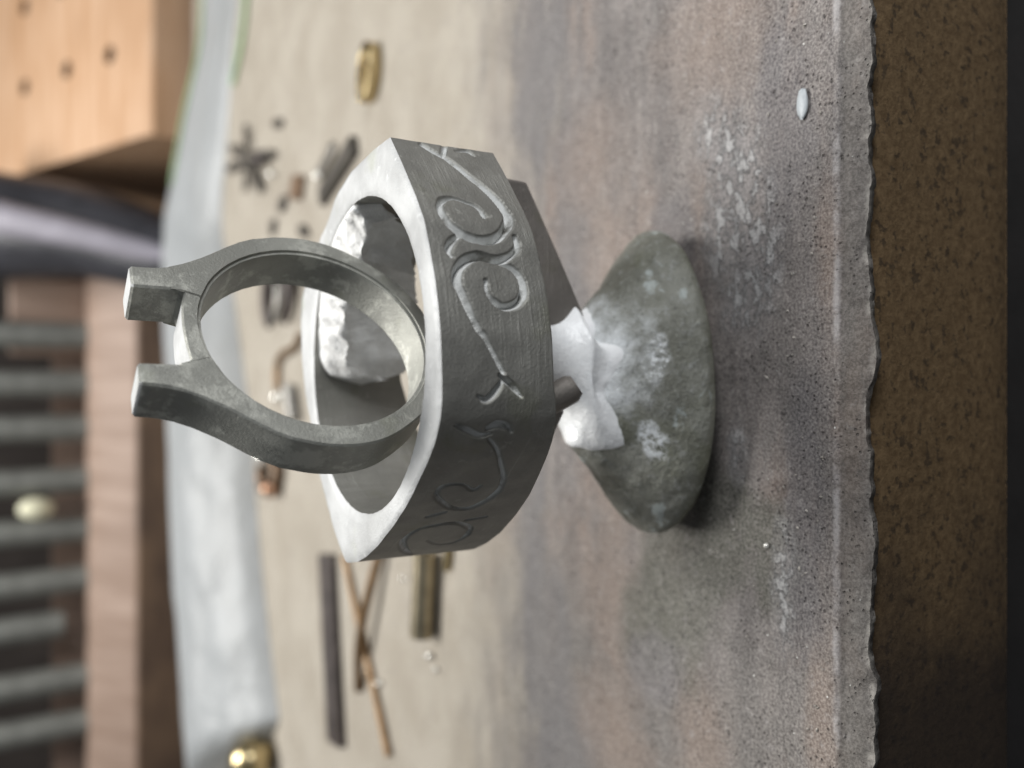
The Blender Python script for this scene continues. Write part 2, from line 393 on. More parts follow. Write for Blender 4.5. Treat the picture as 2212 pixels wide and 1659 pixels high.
for i in range(NA):
    th = ths[i]; c_, s_ = math.cos(th), math.sin(th); ro = rs[i]; zb = zv[i, -1] - .012
    def pt(r, z): return Vector((HC.x + r * c_, HC.y + r * s_, z))
    col = []
    for j in range(nin):
        t = j / (nin - 1); z = zb + .02 + (2.455 - .012 - zb - .02) * t
        col.append(pt(HR + .0035 * nz((th * 9, z * 2, 3), 2.2), z))
    for j in range(nrim):
        t = (j + .5) / nrim; r = HR + .010 + (ro - HR - .022) * t
        edge = .006 * fbm((c_ * r, s_ * r, 4), 26, 2) if j in (0, nrim - 1) else 0
        col.append(pt(r + edge, 2.455 + .0022 * nz((c_ * r, s_ * r, 1), 12)))
    nout = Vector((c_, s_, 0))
    for j in range(NW):
        p = Vector(WP[i, j]); col.append(p - nout * (dep[i, j] - .0022 * nz(p, 11)))
    for t in (.05, .35, .65, .95):
        col.append(pt(ro + (HR - ro) * t, zb))
    col.append(pt(HR, zb + .006))
    V += col
nr = len(V) // NA
for i in range(NA):
    a, b = i * nr, ((i + 1) % NA) * nr
    for j in range(nr):
        j2 = (j + 1) % nr
        Fc.append((a + j, b + j, b + j2, a + j2))
band = obj('engraved_band', V, Fc, [M_silver, M_toplit], ring, True, 38)
ga = band.data.attributes.new('groove', 'FLOAT', 'POINT')
gv = np.zeros((NA, len(V) // NA), dtype=np.float32)
gv[:, nin + nrim:nin + nrim + NW] = np.clip(dep / .034, 0, 1)
ga.data.foreach_set('value', gv.ravel())
for p in band.data.polygons:
    if p.normal.z > .75 and p.center.z > 2.44: p.material_index = 1

# setting: a flat round ring with two prongs, standing inside the band
hn = Vector((.61536, -.78747, -.03502)); hh = Vector((.788, .616, 0)); hk = Vector((.02157, -.0276, .99959))
HP = Vector((.3015, 4.903, 2.777)); HT = .292; BR = .657; ORAD = .778
def hp(a, b, t=0.0): return HP + hh * a + hk * b - hn * t
KC = .80
def lerp_poly(side):
    return [(.443, KC), (.458, .765), (.478, .72), (.505, .672), (.548, .60), (.595, .533), (.655, .452), (.712, .366), (.752, .285)]
outer_pts = []
a0 = math.atan2(.205, .776)
for i in range(90):            # big arc from right flank under to left flank
    a = a0 - (a0 + math.pi + a0) * i / 89
    rO = ORAD + .024 * math.exp(-((abs(math.cos(a)) - 1) / .1) ** 2)
    outer_pts.append((rO * math.cos(a), rO * math.sin(a)))
for (x, y) in reversed(lerp_poly(1)): outer_pts.append((-x, y))
for (x, y) in ((-.268, KC), (-.262, .762), (-.235, .742), (-.16, .752), (-.08, .758), (0, .760), (.09, .756), (.17, .748), (.245, .728), (.272, .75), (.272, KC)): outer_pts.append((x, y))
for (x, y) in lerp_poly(1): outer_pts.append((x, y))
# resample the outer outline by angle-ordered pairing with the bore
def resample(pts, n):
    P = np.array(pts + [pts[0]]); s_ = np.r_[0, np.cumsum(np.linalg.norm(np.diff(P, axis=0), axis=1))]
    return P, s_
NO = len(outer_pts)
V, Fc = [], []
sect = []
for q, (x, y) in enumerate(outer_pts):
    a = math.atan2(y, x)
    ux, uy = math.cos(a), math.sin(a)
    jit = .004 * nz((ux * 3, uy * 3, 2), 3)
    col = [hp(x, y, .012), hp(x - ux * .010, y - uy * .010, 0), hp(ux * (BR + .024), uy * (BR + .024), 0), hp(ux * (BR + .020), uy * (BR + .020), .016), hp(ux * (BR + .004), uy * (BR + .004), .018), hp(ux * BR, uy * BR, .034 + jit)]
    col += [hp(ux * (BR + .004 * nz((ux * 2, uy * 2, t * 3), 3)), uy * BR, HT * t) for t in (.3, .55, .8)]
    col += [hp(ux * BR, uy * BR, HT - .01), hp(ux * (BR + .01), uy * (BR + .01), HT), hp(x - ux * .01, y - uy * .01, HT), hp(x, y, HT - .012)]
    col += [hp(x + ux * .004 * nz((x, y, t), 6), y, HT * t) for t in (.75, .5, .25)]
    V += col
nr = len(V) // NO
for i in range(NO):
    a, b = i * nr, ((i + 1) % NO) * nr
    for j in range(nr): Fc.append((a + j, b + j, b + (j + 1) % nr, a + (j + 1) % nr))
setting = obj('setting_ring', V, Fc, [M_head, M_toplit], ring, True, 28)
for p in setting.data.polygons:
    if p.normal.z > .8 and p.center.z > 3.4: p.material_index = 1
for sgn in (1, -1):
    xi, xo, tip = (.268, .425, 1.0) if sgn > 0 else (.268, .408, 1.005)
    rowsz = [KC - .03, KC, KC + .04, .88, .93, tip - .014, tip]
    V, Fc = [], []
    for r_, zz in enumerate(rowsz):
        f = (zz - KC) / (tip - KC)
        wo = float(np.interp(zz, [.765, .80, .84, .90, 1.0], [.458, .443, .433, .426 if sgn > 0 else .416, xo]))
        ins = .010 if r_ == len(rowsz) - 1 else 0
        ringp = [(xi + ins, ins + .012), (xi + ins + .012, ins), (wo - ins - .012, ins), (wo - ins, ins + .012), (wo - ins, HT - ins - .012), (wo - ins - .012, HT - ins), (xi + ins + .012, HT - ins), (xi + ins, HT - ins - .012)]
        for (x, t) in ringp: V.append(hp(sgn * x, zz - .02 * (t / HT) * f * 0 + .006 * nz((x * 9, t * 9, zz)), t - .001))
    for r_ in range(len(rowsz) - 1):
        for q in range(8): Fc.append((r_ * 8 + q, r_ * 8 + (q + 1) % 8, (r_ + 1) * 8 + (q + 1) % 8, (r_ + 1) * 8 + q))
    Fc.append(tuple((len(rowsz) - 1) * 8 + q for q in range(8))); Fc.append(tuple(range(8)))
    pr = obj('prong', V, Fc, [M_head, M_toplit], setting, True, 35)
    for p in pr.data.polygons:
        if p.normal.z > .6: p.material_index = 1

# crust of white investment left inside the band
m = Mat('white_investment')
n = m.noise(9, 6, .65)
c = m.mix(m.step(n, .35, .65), (.74, .735, .72), (.88, .88, .87))
m.bump(n, .6, .05); M_invest = m.done(c, .8)
V, Fc = [], []
NCa, NCs = 70, 22
for i in range(NCa):
    t = i / (NCa - 1); a = R(4 + 97 * t)
    zt = 2.44 - .05 * max(0, t - .55) / .45 - .14 * max(0, (t - .86) / .14) ** 2
    zb_ = 1.78 + .30 * (1 - t) ** 2 + .08 * max(0, (t - .8) / .2)
    th_ = .26 * min(1, .25 + t * 3.2) * (1 - .25 * max(0, (t - .85) / .15) ** 2)
    en = min(1, t / .05 + .12, (1 - t) / .04 + .2)
    mid = (zt + zb_) / 2
    zt, zb_ = mid + (zt - mid) * en, mid + (zb_ - mid) * en
    for q in range(NCs):
        u = q / (NCs - 1)
        if u < .32: r, z = .982 - th_ * (u / .32), zt - .10 * (u / .32) ** 1.5
        elif u < .42: r, z = .982 - th_ - .01, zt - .10 - .05 * (u - .32) / .1
        else: r, z = .982 - th_ - .16 * (u - .42) * min(1, t * 5) * min(1, (1 - t) * 8), zt - .15 - (zt - .15 - zb_) * (u - .42) / .58
        rough_ = .030 if u < .36 else (.008 if u < .9 else .03)
        p = Vector((math.cos(a) * r, math.sin(a) * r, z))
        d_ = rough_ * (fbm(p, 9, 4) + .6 * fbm(p, 24, 2))
        r2 = r - abs(d_) * .8 if q else .985
        z2 = z + (d_ * 1.0 if 0 < u else 0)
        V.append(Vector((HC.x + math.cos(a + d_ * (.6 if t > .9 else 0)) * r2, HC.y + math.sin(a) * r2, z2)))
for i in range(NCa - 1):
    for q in range(NCs - 1): Fc.append((i * NCs + q, i * NCs + q + 1, (i + 1) * NCs + q + 1, (i + 1) * NCs + q))
Fc += [tuple(range(NCs)), tuple((NCa - 1) * NCs + q for q in range(NCs))]
obj('investment_crust', V, Fc, M_invest, ring, True, 60)

# casting button, stem, webs
m = Mat('casting_button_metal')
n1 = m.noise(2.4, 6, .6); n2 = m.noise(15, 6, .7)
c = m.mix(m.step(n1, .35, .65), (.165, .166, .138), (.27, .272, .24))
c = m.mix(m.math('MULTIPLY', m.step(m.noise(1.9, 4, .5, m.map(loc=(5, 5, 5))), .5, .66), .55), c, (.15, .155, .10))
c = m.mix(m.math('MULTIPLY', m.step(n2, .52, .72), .6), c, (.42, .43, .42))
c = m.mix(m.math('MULTIPLY', m.step(n2, .44, .3), .6), c, (.08, .08, .07))
c = m.mix(m.math('MULTIPLY', m.step(m.noise(4, 4, .6, m.map(loc=(1, 8, 2))), .60, .68), .7), c, (.50, .55, .54))
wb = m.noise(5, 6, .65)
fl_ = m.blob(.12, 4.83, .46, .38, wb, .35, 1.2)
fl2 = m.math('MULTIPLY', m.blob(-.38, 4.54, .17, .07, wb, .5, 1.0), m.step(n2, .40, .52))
glint = m.math('MULTIPLY', m.blob(.17, 4.50, .20, .06, wb, .5, 1.2), m.step(m.noise(20, 5, .7, m.map(loc=(3, 3, 1))), .50, .55))  # painted glint: white highlight flecks on the button, smoother there too
fl_ = m.math('MAXIMUM', fl_, m.math('MAXIMUM', fl2, m.math('MULTIPLY', glint, .9)))
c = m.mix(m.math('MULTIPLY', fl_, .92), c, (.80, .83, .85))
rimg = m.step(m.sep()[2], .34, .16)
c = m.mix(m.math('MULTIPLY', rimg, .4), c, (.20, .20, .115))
n3 = m.noise(34, 5, .7)
c = m.mix(m.math('MULTIPLY', m.step(n3, .55, .70), .35), c, (.45, .45, .42))
c = m.mix(m.math('MULTIPLY', m.step(n3, .44, .30), .5), c, (.06, .06, .05))
m.bump(n3, .6, .015, m.bump(n2, .6, .04)); M_button = m.done(c, m.math('SUBTRACT', m.step(n2, .3, .7, .42, .65), m.math('MULTIPLY', glint, .3)), .3)
m = Mat('white_flux')
n1 = m.noise(4, 5, .6); n2 = m.noise(22, 4, .6)
c = m.mix(m.step(n1, .3, .6), (.80, .82, .84), (.90, .91, .92))
m.bump(n2, .4, .02); M_flux = m.done(c, m.step(n1, .4, .6, .15, .35), 0, Subsurface_Weight=.25, Subsurface_Radius=(.1, .1, .1))
BC = Vector((0, 4.95))
PR = [(0, 1.0), (.35, .97), (.48, .88), (.60, .76), (.72, .645), (.84, .545), (.95, .455), (1.03, .38), (1.085, .315), (1.10, .26), (1.07, .21), (.94, .16), (.68, .09), (.50, .012), (.3, .012)]
PRD = [tuple(p) for p in smooth_line([Vector((a, b, 0)) for a, b in PR], 5)]
def bshape(a): return 1 + .018 * math.sin(2 * a + .7) + .014 * math.sin(3 * a + 2) + .012 * nz((math.cos(a) * 2, math.sin(a) * 2, 0), 1.3)
def bp(r, a, z):
    sc = bshape(a)
    x, y = r * math.cos(a) * sc, r * math.sin(a) * .595 * sc
    d_ = .018 * fbm((x, y, z), 2.6, 4) + .007 * fbm((x, y, z), 11, 3)
    return Vector((BC.x + x * (1 + d_), BC.y + y * (1 + d_), max(.002, z * (1 + d_ * 1.4) - .05 * math.cos(a - .3) * max(0, .5 - abs(r - .6)))))
NB = 144
V, Fc = grid(NB, len(PRD) - 1, lambda i, j: bp(PRD[j + 1][0], 2 * math.pi * i / NB, PRD[j + 1][1]), True)
np_ = len(PRD) - 1
V.append(Vector((BC.x, BC.y, 1.0)))
for i in range(NB): Fc.append((i * np_, ((i + 1) % NB) * np_, len(V) - 1))
obj('casting_button', V, Fc, M_button, ring, True, 50)
def conez(r): return float(np.interp(r, [p[0] for p in PRD[:46]], [p[1] for p in PRD[:46]]))
stem_c = Vector((.17, 4.95))
def stemf(i, j):
    a = 2 * math.pi * i / 96
    prof_ = [(.42, 1.77), (.36, 1.6), (.29, 1.42), (.255, 1.28), (.255, 1.18), (.29, 1.09), (.34, 1.04)]
    if j < 7:
        r, z = prof_[j]
        return Vector((stem_c.x + r * math.cos(a) * 1.05 + .02 * nz((a, z, 0), 3), stem_c.y + r * math.sin(a) * .8, z))
    # skirt: runs down the cone with rounded tongues
    ext = .48 + .05 * math.sin(3 * a + 1.2) + .05 * nz((math.cos(a) * 2, math.sin(a) * 2, 5), 1.6) + .15 * math.exp(-((a - R(228)) / .36) ** 2) + .16 * math.exp(-((a - R(290)) / .3) ** 2) - .08 * math.exp(-((a - R(262)) / .13) ** 2)
    t = (j - 6) / 8
    r = .38 + (ext - .38) * t
    pc = bp(r, a, conez(r))
    ps = Vector((stem_c.x + r * math.cos(a) * 1.05, stem_c.y + r * math.sin(a) * .8, 1.02 - .10 * t))
    u = min(1, t * 1.5); u = u * u * (3 - 2 * u)
    p = ps.lerp(pc, u)
    lift = .040 * (1 - t ** 2.2) + (-.014 if j == 14 else 0)
    return p + Vector((0, -.35 * lift * u, lift * u + .004 * nz(p, 5)))
V, Fc = grid(96, 15, stemf, True)
obj('flux_stem', V, Fc, M_flux, ring, True, 0).modifiers.new('sub', 'SUBSURF').render_levels = 1
web = [(1.36, 4.84, 1.80), (1.34, 4.84, 1.39), (.90, 4.84, 1.15), (.47, 4.84, .925), (.30, 4.84, 1.0), (.30, 4.84, 1.80)]
bevel(obj('sprue_web', *prism(web, (0, .22, 0)), M_dark, ring, True, 30), .02)
web = [(-.05, 4.42, 1.74), (-.62, 4.52, 1.64), (-.38, 4.60, 1.36), (-.18, 4.64, 1.22), (-.05, 4.64, 1.3)]
bevel(obj('sprue_web', *prism(web, (0, .2, 0)), M_dark, ring, True, 30), .02)
V, Fc = tube_vf([(-.14, 4.72, 1.50), (-.10, 4.62, 1.34), (-.03, 4.56, 1.23), (-.005, 4.54, 1.20)], [.10, .10, .095, .07], 20)
obj('sprue_stub', V, Fc, M_dark, ring, True, 50)

# ------------------------------------------------------------------ small metal scraps lying on the board
M_brass = simple('polished_brass', (.52, .42, .24), .27, 1.0, .15, 4, .004)
M_bronze = simple('dull_bronze_wire', (.24, .155, .085), .5, .8, .25, 5, .006)
M_iron = simple('dark_iron', (.075, .062, .058), .5, .4, .3, 4, .01)
M_grey = simple('grey_metal', (.30, .29, .27), .42, .8, .25, 5, .008)
M_soot = simple('sooty_metal', (.085, .078, .068), .55, .5, .3, 5, .01)
M_brown = simple('brown_copper_chip', (.20, .135, .09), .5, .6, .3, 5, .01)
M_copper = simple('bright_copper', (.55, .33, .22), .4, 1.0, .15, 4, .006)
M_bead = simple('bright_bead', (.85, .83, .78), .15, .6, .05, 4, .002)
def ell(cx, cy, z, rx, ry, n=40, rot=0, a0=0, a1=2 * math.pi, closed=True):
    out = []
    for i in range(n):
        a = a0 + (a1 - a0) * i / (n if closed else n - 1)
        x, y = rx * math.cos(a), ry * math.sin(a)
        out.append((cx + x * math.cos(rot) - y * math.sin(rot), cy + x * math.sin(rot) + y * math.cos(rot), z))
    return out
# brass link: an open oval of flat strip standing on edge
V, Fc = [], []
pl = ell(4.32, 11.26, 0, .36, .20, 40, -.25, R(-158), R(172), False)
for (x, y, z) in pl:
    d = Vector((x - 4.28, y - 11.28, 0)).normalized()
    for (o_, h_) in ((-.05, .0), (-.055, .19), (.055, .19), (.05, .0)): V.append(Vector((x, y, 0)) + d * o_ + Vector((0, 0, h_ + .004)))
for i in range(len(pl) - 1):
    for q in range(4): Fc.append((i * 4 + q, i * 4 + (q + 1) % 4, i * 4 + 4 + (q + 1) % 4, i * 4 + 4 + q))
Fc += [(0, 1, 2, 3), tuple(len(V) - 4 + q for q in range(4))]
tag(bevel(obj('brass_link', V, Fc, M_brass, None, True, 40), .02), 'shiny open brass link lying alone on the beige board', 'link')
# dark flat bar
d = Vector((-5.56, 12.77, 0)) - Vector((-2.70, 13.22, 0)); nrm = Vector((-d.y, d.x, 0)).normalized() * .30
A, B = Vector((-2.70, 13.22, .004)), Vector((-5.56, 12.77, .004))
tag(bevel(obj('flat_bar', *prism([A - nrm, B - nrm, B + nrm, A + nrm], (0, 0, .12)), M_iron, None, True, 30), .02), 'long dark brown flat metal bar, straight and widest of the strips on the board', 'metal bar')
V, Fc = tube_vf(smooth_line([(-2.2, 10.78, .10), (-3.0, 11.15, .17), (-3.7, 11.46, .17), (-4.41, 11.78, .06)], 5), .065, 12)
tag(obj('bronze_wire', V, Fc, M_bronze, None, True, 50), 'shorter dark bronze wire lying across a thinner one', 'wire')
V, Fc = tube_vf(smooth_line([(-2.6, 12.4, .055), (-3.4, 11.8, .055), (-4.1, 11.25, .055), (-4.94, 10.63, .055)], 5), .05, 12)
tag(obj('bronze_wire', V, Fc, M_bronze, None, True, 50), 'longer thin bronze wire crossing under the dark one', 'wire')
# thick-walled tube
V, Fc = [], []
A, B = Vector((-2.0, 9.24, .15)), Vector((-3.0, 9.34, .15)); t = (B - A).normalized(); s1 = t.cross(Vector((0, 0, 1)))
for e, r_ in ((A, .145), (B, .145), (B, .10), (A, .10)):
    for q in range(24):
        f = 2 * math.pi * q / 24; V.append(e + s1 * math.cos(f) * r_ + Vector((0, 0, 1)) * math.sin(f) * r_)
for k_ in range(4):
    for q in range(24): Fc.append((k_ * 24 + q, k_ * 24 + (q + 1) % 24, ((k_ + 1) % 4) * 24 + (q + 1) % 24, ((k_ + 1) % 4) * 24 + q))
tag(obj('brass_tube', V, Fc, simple('tarnished_brass', (.42, .36, .25), .3, .9, .2, 4, .006), None, True, 40), 'short tarnished brass tube lying by the ring edge near the crossed wires', 'tube')
V, Fc = tube_vf([(-1.75, 8.80, .05), (-2.0, 8.84, .05), (-2.14, 8.88, .05)], [.05, .05, .045], 10)
tag(obj('brass_pin', V, Fc, M_brass, None, True, 50), 'tiny brass pin beside the brass tube, half hidden behind the ring', 'pin')
# flower-shaped scrap: petals round a dark boss
fl = thing('metal_flower', 'dark flower shaped metal scrap with thin petals on the beige board', 'flower finding', (4.74, 18.36, 0))
for (x, y) in ((5.58, 18.75), (5.45, 20.2), (5.0, 20.6), (4.15, 18.8), (3.85, 17.3), (4.40, 16.4)):
    c0 = Vector((4.74, 18.36, .09)); e = Vector((x, y, .07)); dd = e - c0; sd = Vector((-dd.y, dd.x, 0)).normalized()
    pts = []
    for (f, wd) in ((.12, .05), (.45, .10), (.75, .11), (.95, .07), (1.0, .02)): pts.append((f, wd))
    poly = [c0 + dd * f + sd * wd for f, wd in pts] + [c0 + dd * f - sd * wd for f, wd in reversed(pts)]
    obj('petal', *prism(poly, (0, 0, .06)), M_soot, fl, True, 30)
V, Fc = tube_vf([(4.74, 18.36, .02), (4.74, 18.36, .2)], .16, 16); obj('hub', V, Fc, M_grey, fl, True, 40)
V, Fc = tube_vf(ell(4.48, 17.19, .17, .001, .001, 3, 0, 0, 1, False), .1, 8)
def ball_vf(c, r, nu=18, nv=10, sq=1.0):
    V, Fc = grid(nu, nv, lambda i, j: Vector((c[0] + r * math.sin(math.pi * (j + .5) / nv) * math.cos(2 * math.pi * i / nu), c[1] + r * math.sin(math.pi * (j + .5) / nv) * math.sin(2 * math.pi * i / nu), c[2] + sq * r * math.cos(math.pi * (j + .5) / nv))), True)
    Fc += [tuple(i * nv for i in range(nu)), tuple(i * nv + nv - 1 for i in range(nu))]
    return V, Fc
tag(obj('dark_cup', *ball_vf((4.48, 17.19, .15), .17, sq=.85), M_iron, None, True, 80), 'round black metal cup right in front of the flower scrap', 'metal cup')
def chip(name, cx, cy, rx, ry, h, mat, label, cat, rot=0, n=6, grp=None):
    poly = []
    for i in range(n):
        a = 2 * math.pi * i / n + .3; f = .85 + .3 * random.random()
        x, y = rx * f * math.cos(a), ry * f * math.sin(a)
        poly.append((cx + x * math.cos(rot) - y * math.sin(rot), cy + x * math.sin(rot) + y * math.cos(rot), .004))
    return tag(bevel(obj(name, *prism(poly, (0, 0, h)), mat, None, True, 30), .015), label, cat, grp)
chip('copper_chip', 3.48, 14.95, .29, .52, .10, M_brown, 'squarish brown metal chip between the flower scrap and the ring', 'metal chip', .1, 4)
chip('metal_crumb', 3.35, 15.92, .14, .26, .09, M_soot, 'dark metal crumb between the brown chip and the prongs', 'metal crumb', .3)
chip('metal_crumb', 3.04, 16.62, .12, .22, .09, M_soot, 'dark metal crumb nearest the plastic bag', 'metal crumb', .8)
chip('metal_crumb', 2.64, 14.56, .11, .25, .09, M_soot, 'dark metal crumb touching the setting ring outline', 'metal crumb', -.3)
chip('metal_crumb', 4.95, 16.3, .10, .35, .08, M_soot, 'slim dark metal crumb beside the black cup', 'metal crumb', -.2)
def bar_between(name, a, b, wd, h, mat, label, cat):
    a, b = Vector((*a, .004)), Vector((*b, .004)); d_ = b - a; s_ = Vector((-d_.y, d_.x, 0)).normalized() * wd
    return tag(bevel(obj(name, *prism([a - s_, b - s_, b + s_, a + s_], (0, 0, h)), mat, None, True, 30), .015), label, cat)
bar_between('short_strip', (3.72, 12.95), (3.42, 13.7), .10, .08, M_grey, 'short pale grey metal strip lying against a darker broader strip', 'metal strip')
bar_between('short_strip', (3.50, 11.95), (3.02, 13.5), .15, .12, M_soot, 'dark broad metal strip half hidden behind the corner of the ring', 'metal strip')
# dark open loop, hook, balls behind the setting
V, Fc = tube_vf(ell(1.55, 15.85, .16, .62, .85, 26, .2, R(-150), R(120), False), [.06 + .10 * math.sin(math.pi * i / 25) for i in range(26)], 10)
tag(obj('dark_loop', V, Fc, M_iron, None, True, 60), 'thick dark metal loop seen through the setting ring', 'loop')
V, Fc = tube_vf(ell(1.62, 16.6, .08, .45, .55, 20, .3, R(-170), R(30), False), .08, 10)
tag(obj('grey_loop', V, Fc, M_grey, None, True, 60), 'thin grey metal loop behind the thick dark one', 'loop')
V, Fc = tube_vf(smooth_line([(.85, 14.7, .06), (.64, 15.1, .06), (.55, 15.9, .06), (.36, 16.2, .06), (.1, 16.25, .06), (-.14, 16.15, .06)], 4), .07, 10)
tag(obj('wire_hook', V, Fc, M_bronze, None, True, 60), 'bent brownish wire hook seen through the setting ring', 'wire hook')
tag(obj('silver_ball', *ball_vf((-.24, 15.96, .12), .12), M_bead, None, True, 80), 'small bright silver ball beside the wire hook', 'metal ball')
V, Fc = tube_vf([(-.05, 15.2, .13), (-.65, 14.9, .13)], .13, 14)
tag(obj('grey_stub', V, Fc, M_grey, None, True, 40), 'short grey metal rod end just behind the setting ring', 'rod end')
V, Fc = closed_tube_vf(ell(-1.72, 16.6, .13, .34, .62, 30, .25), .11, 12)
tag(obj('copper_ring', V, Fc, M_brown, None, True, 60), 'brown copper jump ring by the bag edge behind the setting', 'jump ring')
tag(obj('copper_ball', *ball_vf((-1.98, 16.2, .22), .16), M_copper, None, True, 80), 'bright copper bead resting by the brown jump ring', 'bead')
tag(obj('silver_nugget', *ball_vf((-1.35, 16.7, .2), .24, sq=.8), M_bead, None, True, 80), 'shiny silver nugget beside the brown jump ring, half behind the setting', 'nugget')
kb = thing('brass_ornament', 'polished brass ball knob poking out from under the plastic bag corner', 'knob', (-7.25, 16.7, 0))
obj('ball', *ball_vf((-7.25, 16.75, .42), .42, 28, 16), M_brass, kb, True, 80)
V, Fc = tube_vf([(-7.25, 16.7, .06), (-7.25, 17.3, .1), (-7.3, 18.2, .2)], [.2, .2, .2], 16); obj('neck', V, Fc, M_brass, kb, True, 50)
BL = ['glassy white bead nearest the open end of the brass tube', 'second, smaller glassy bead beside the one at the tube end', 'glassy white bead lying against the thin bronze wire', 'tiny white bead alone on the scorched front of the board near its lip', 'glassy bead beside the pale grey strip', 'glassy bead touching the black cup', 'glassy bead close under the two crossed wires']
for i, ((x, y), r_) in enumerate(zip([(-3.26, 9.35), (-3.38, 9.2), (-4.09, 11.01), (-1.07, 4.05), (3.39, 13.62), (4.06, 16.62), (-2.5, 10.2)], (.05, .035, .05, .02, .085, .085, .035))):
    tag(obj('glass_bead', *ball_vf((x, y, r_ * .9), r_, 12, 8), M_bead, None, True, 80), BL[i], 'bead', 'glassy beads scattered on the board')
V, Fc = grid(20, 8, lambda i, j: Vector((1.77 + .10 * math.sin(math.pi * (j + .5) / 8) * math.cos(2 * math.pi * i / 20) * (1 + .3 * nz((i, j, 0), .7)), 3.755 + .045 * math.sin(math.pi * (j + .5) / 8) * math.sin(2 * math.pi * i / 20), .012 + .018 * math.cos(math.pi * (j + .5) / 8))), True)
Fc += [tuple(i * 8 for i in range(20)), tuple(i * 8 + 7 for i in range(20))]
tag(obj('flux_chip', V, Fc, simple('pale_flux', (.40, .43, .45), .4, 0, .1, 8, .01), None, True, 80), 'pale bluish white flux chip near the ragged front lip', 'flux chip')

# ------------------------------------------------------------------ plastic bag
m = Mat('milky_plastic')
n = m.noise(.5, 5, .6, m.map((.6, 1, 1)))
m.b.inputs['Base Color'].default_value = (.52, .545, .565, 1); m.b.inputs['Roughness'].default_value = .40
tr = m.n.new('ShaderNodeBsdfTranslucent'); tr.inputs[0].default_value = (.52, .55, .575, 1)
tp = m.n.new('ShaderNodeBsdfTransparent')
mx = m.n.new('ShaderNodeMixShader'); m.link(m.b.outputs[0], mx.inputs[1]); m.link(tr.outputs[0], mx.inputs[2]); mx.inputs[0].default_value = .35
mx2 = m.n.new('ShaderNodeMixShader'); m.link(m.step(n, .35, .65, .10, .28), mx2.inputs[0]); m.link(mx.outputs[0], mx2.inputs[1]); m.link(tp.outputs[0], mx2.inputs[2])
m.link(mx2.outputs[0], m.out.inputs[0]); m.bump(m.noise(1.6, 4, .6), .5, .12)
M_bag = m.m
BF = [(12.5, 19.0), (8.71, 19.85), (8.16, 20.09), (6.35, 20.84), (3.96, 21.64), (2.49, 20.59), (-.7, 18.73), (-3.07, 17.91), (-4.8, 17.16), (-6.44, 16.28)]
BB = [(13.5, 21.8, .3), (9.61, 22.35, .31), (8.52, 22.59, .35), (6.94, 23.34, .59), (4.28, 24.14, .98), (2.22, 23.09, 1.16), (-.76, 21.23, 1.33), (-3.33, 20.41, 1.37), (-5.22, 19.66, 1.36), (-7.5, 18.8, 1.33)]
bf = smooth_line([Vector((a, b, 0)) for a, b in BF], 8); bb = smooth_line([Vector(p) for p in BB], 8)
bag = thing('plastic_bag', 'crumpled milky plastic zip bag lying across the back of the board', 'plastic bag', (1, 20, 0))
nb = len(bf)
# the cut left end: extra columns running back from the corner
ext = [(Vector((-6.9, 16.9, 0)), Vector((-7.9, 18.85, 1.30))), (Vector((-7.6, 17.9, .02)), Vector((-8.3, 18.95, 1.25))), (Vector((-8.35, 18.9, .03)), Vector((-8.8, 19.2, 1.18))), (Vector((-10.5, 21.4, .05)), Vector((-10.6, 21.6, .9)))]
colsF = list(bf) + [e[0] for e in ext]; colsB = list(bb) + [e[1] for e in ext]
NT = 26
def bagf(i, j):
    f, b = colsF[i], colsB[i]; H_ = b.z
    t = j / (NT - 1)
    if t < .62:
        s_ = t / .62
        p = f.lerp(b, s_); p.z = .05 + (H_ - .05) * (1 - (1 - s_) ** 2.0)
        if j == 0: p.z = .01
        rip = .16 * fbm((p.x * .35, s_ * 2.6, 0), 1.3, 4) * math.sin(math.pi * min(1, s_ * .95 + .03)) + .05 * math.exp(-((s_ - .1) / .07) ** 2)
        p.z = max(.01, p.z + rip); p.y += .10 * fbm((p.x, s_, 4), .9, 3) * math.sin(math.pi * s_)
    else:
        s_ = (t - .62) / .38
        p = b.copy(); p.y += 1.5 * s_; p.z = max(.01, H_ * (1 - s_ ** 2) + .04 * fbm((p.x, s_, 9), 1.2, 3))
    return p
V, Fc = grid(len(colsF), NT, bagf)
fo = obj('film', V, Fc, M_bag, bag, True, 0)
fo.modifiers.new('sub', 'SUBSURF').render_levels = 1
M_green = simple('green_zip', (.28, .42, .22), .4, 0, .15, 3)
V, Fc = tube_vf(smooth_line([(9.8, 22.5, .30), (8.52, 22.55, .38), (6.94, 23.25, .64), (5.2, 23.8, .86)], 6), .045, 8); obj('zip_strip', V, Fc, M_green, bag, True, 60)
V, Fc = tube_vf(smooth_line([(9.6, 18.9, .06), (8.6, 18.75, .06), (7.6, 19.2, .06), (6.9, 20.2, .06)], 6), .06, 8); obj('zip_strip', V, Fc, M_green, bag, True, 60)

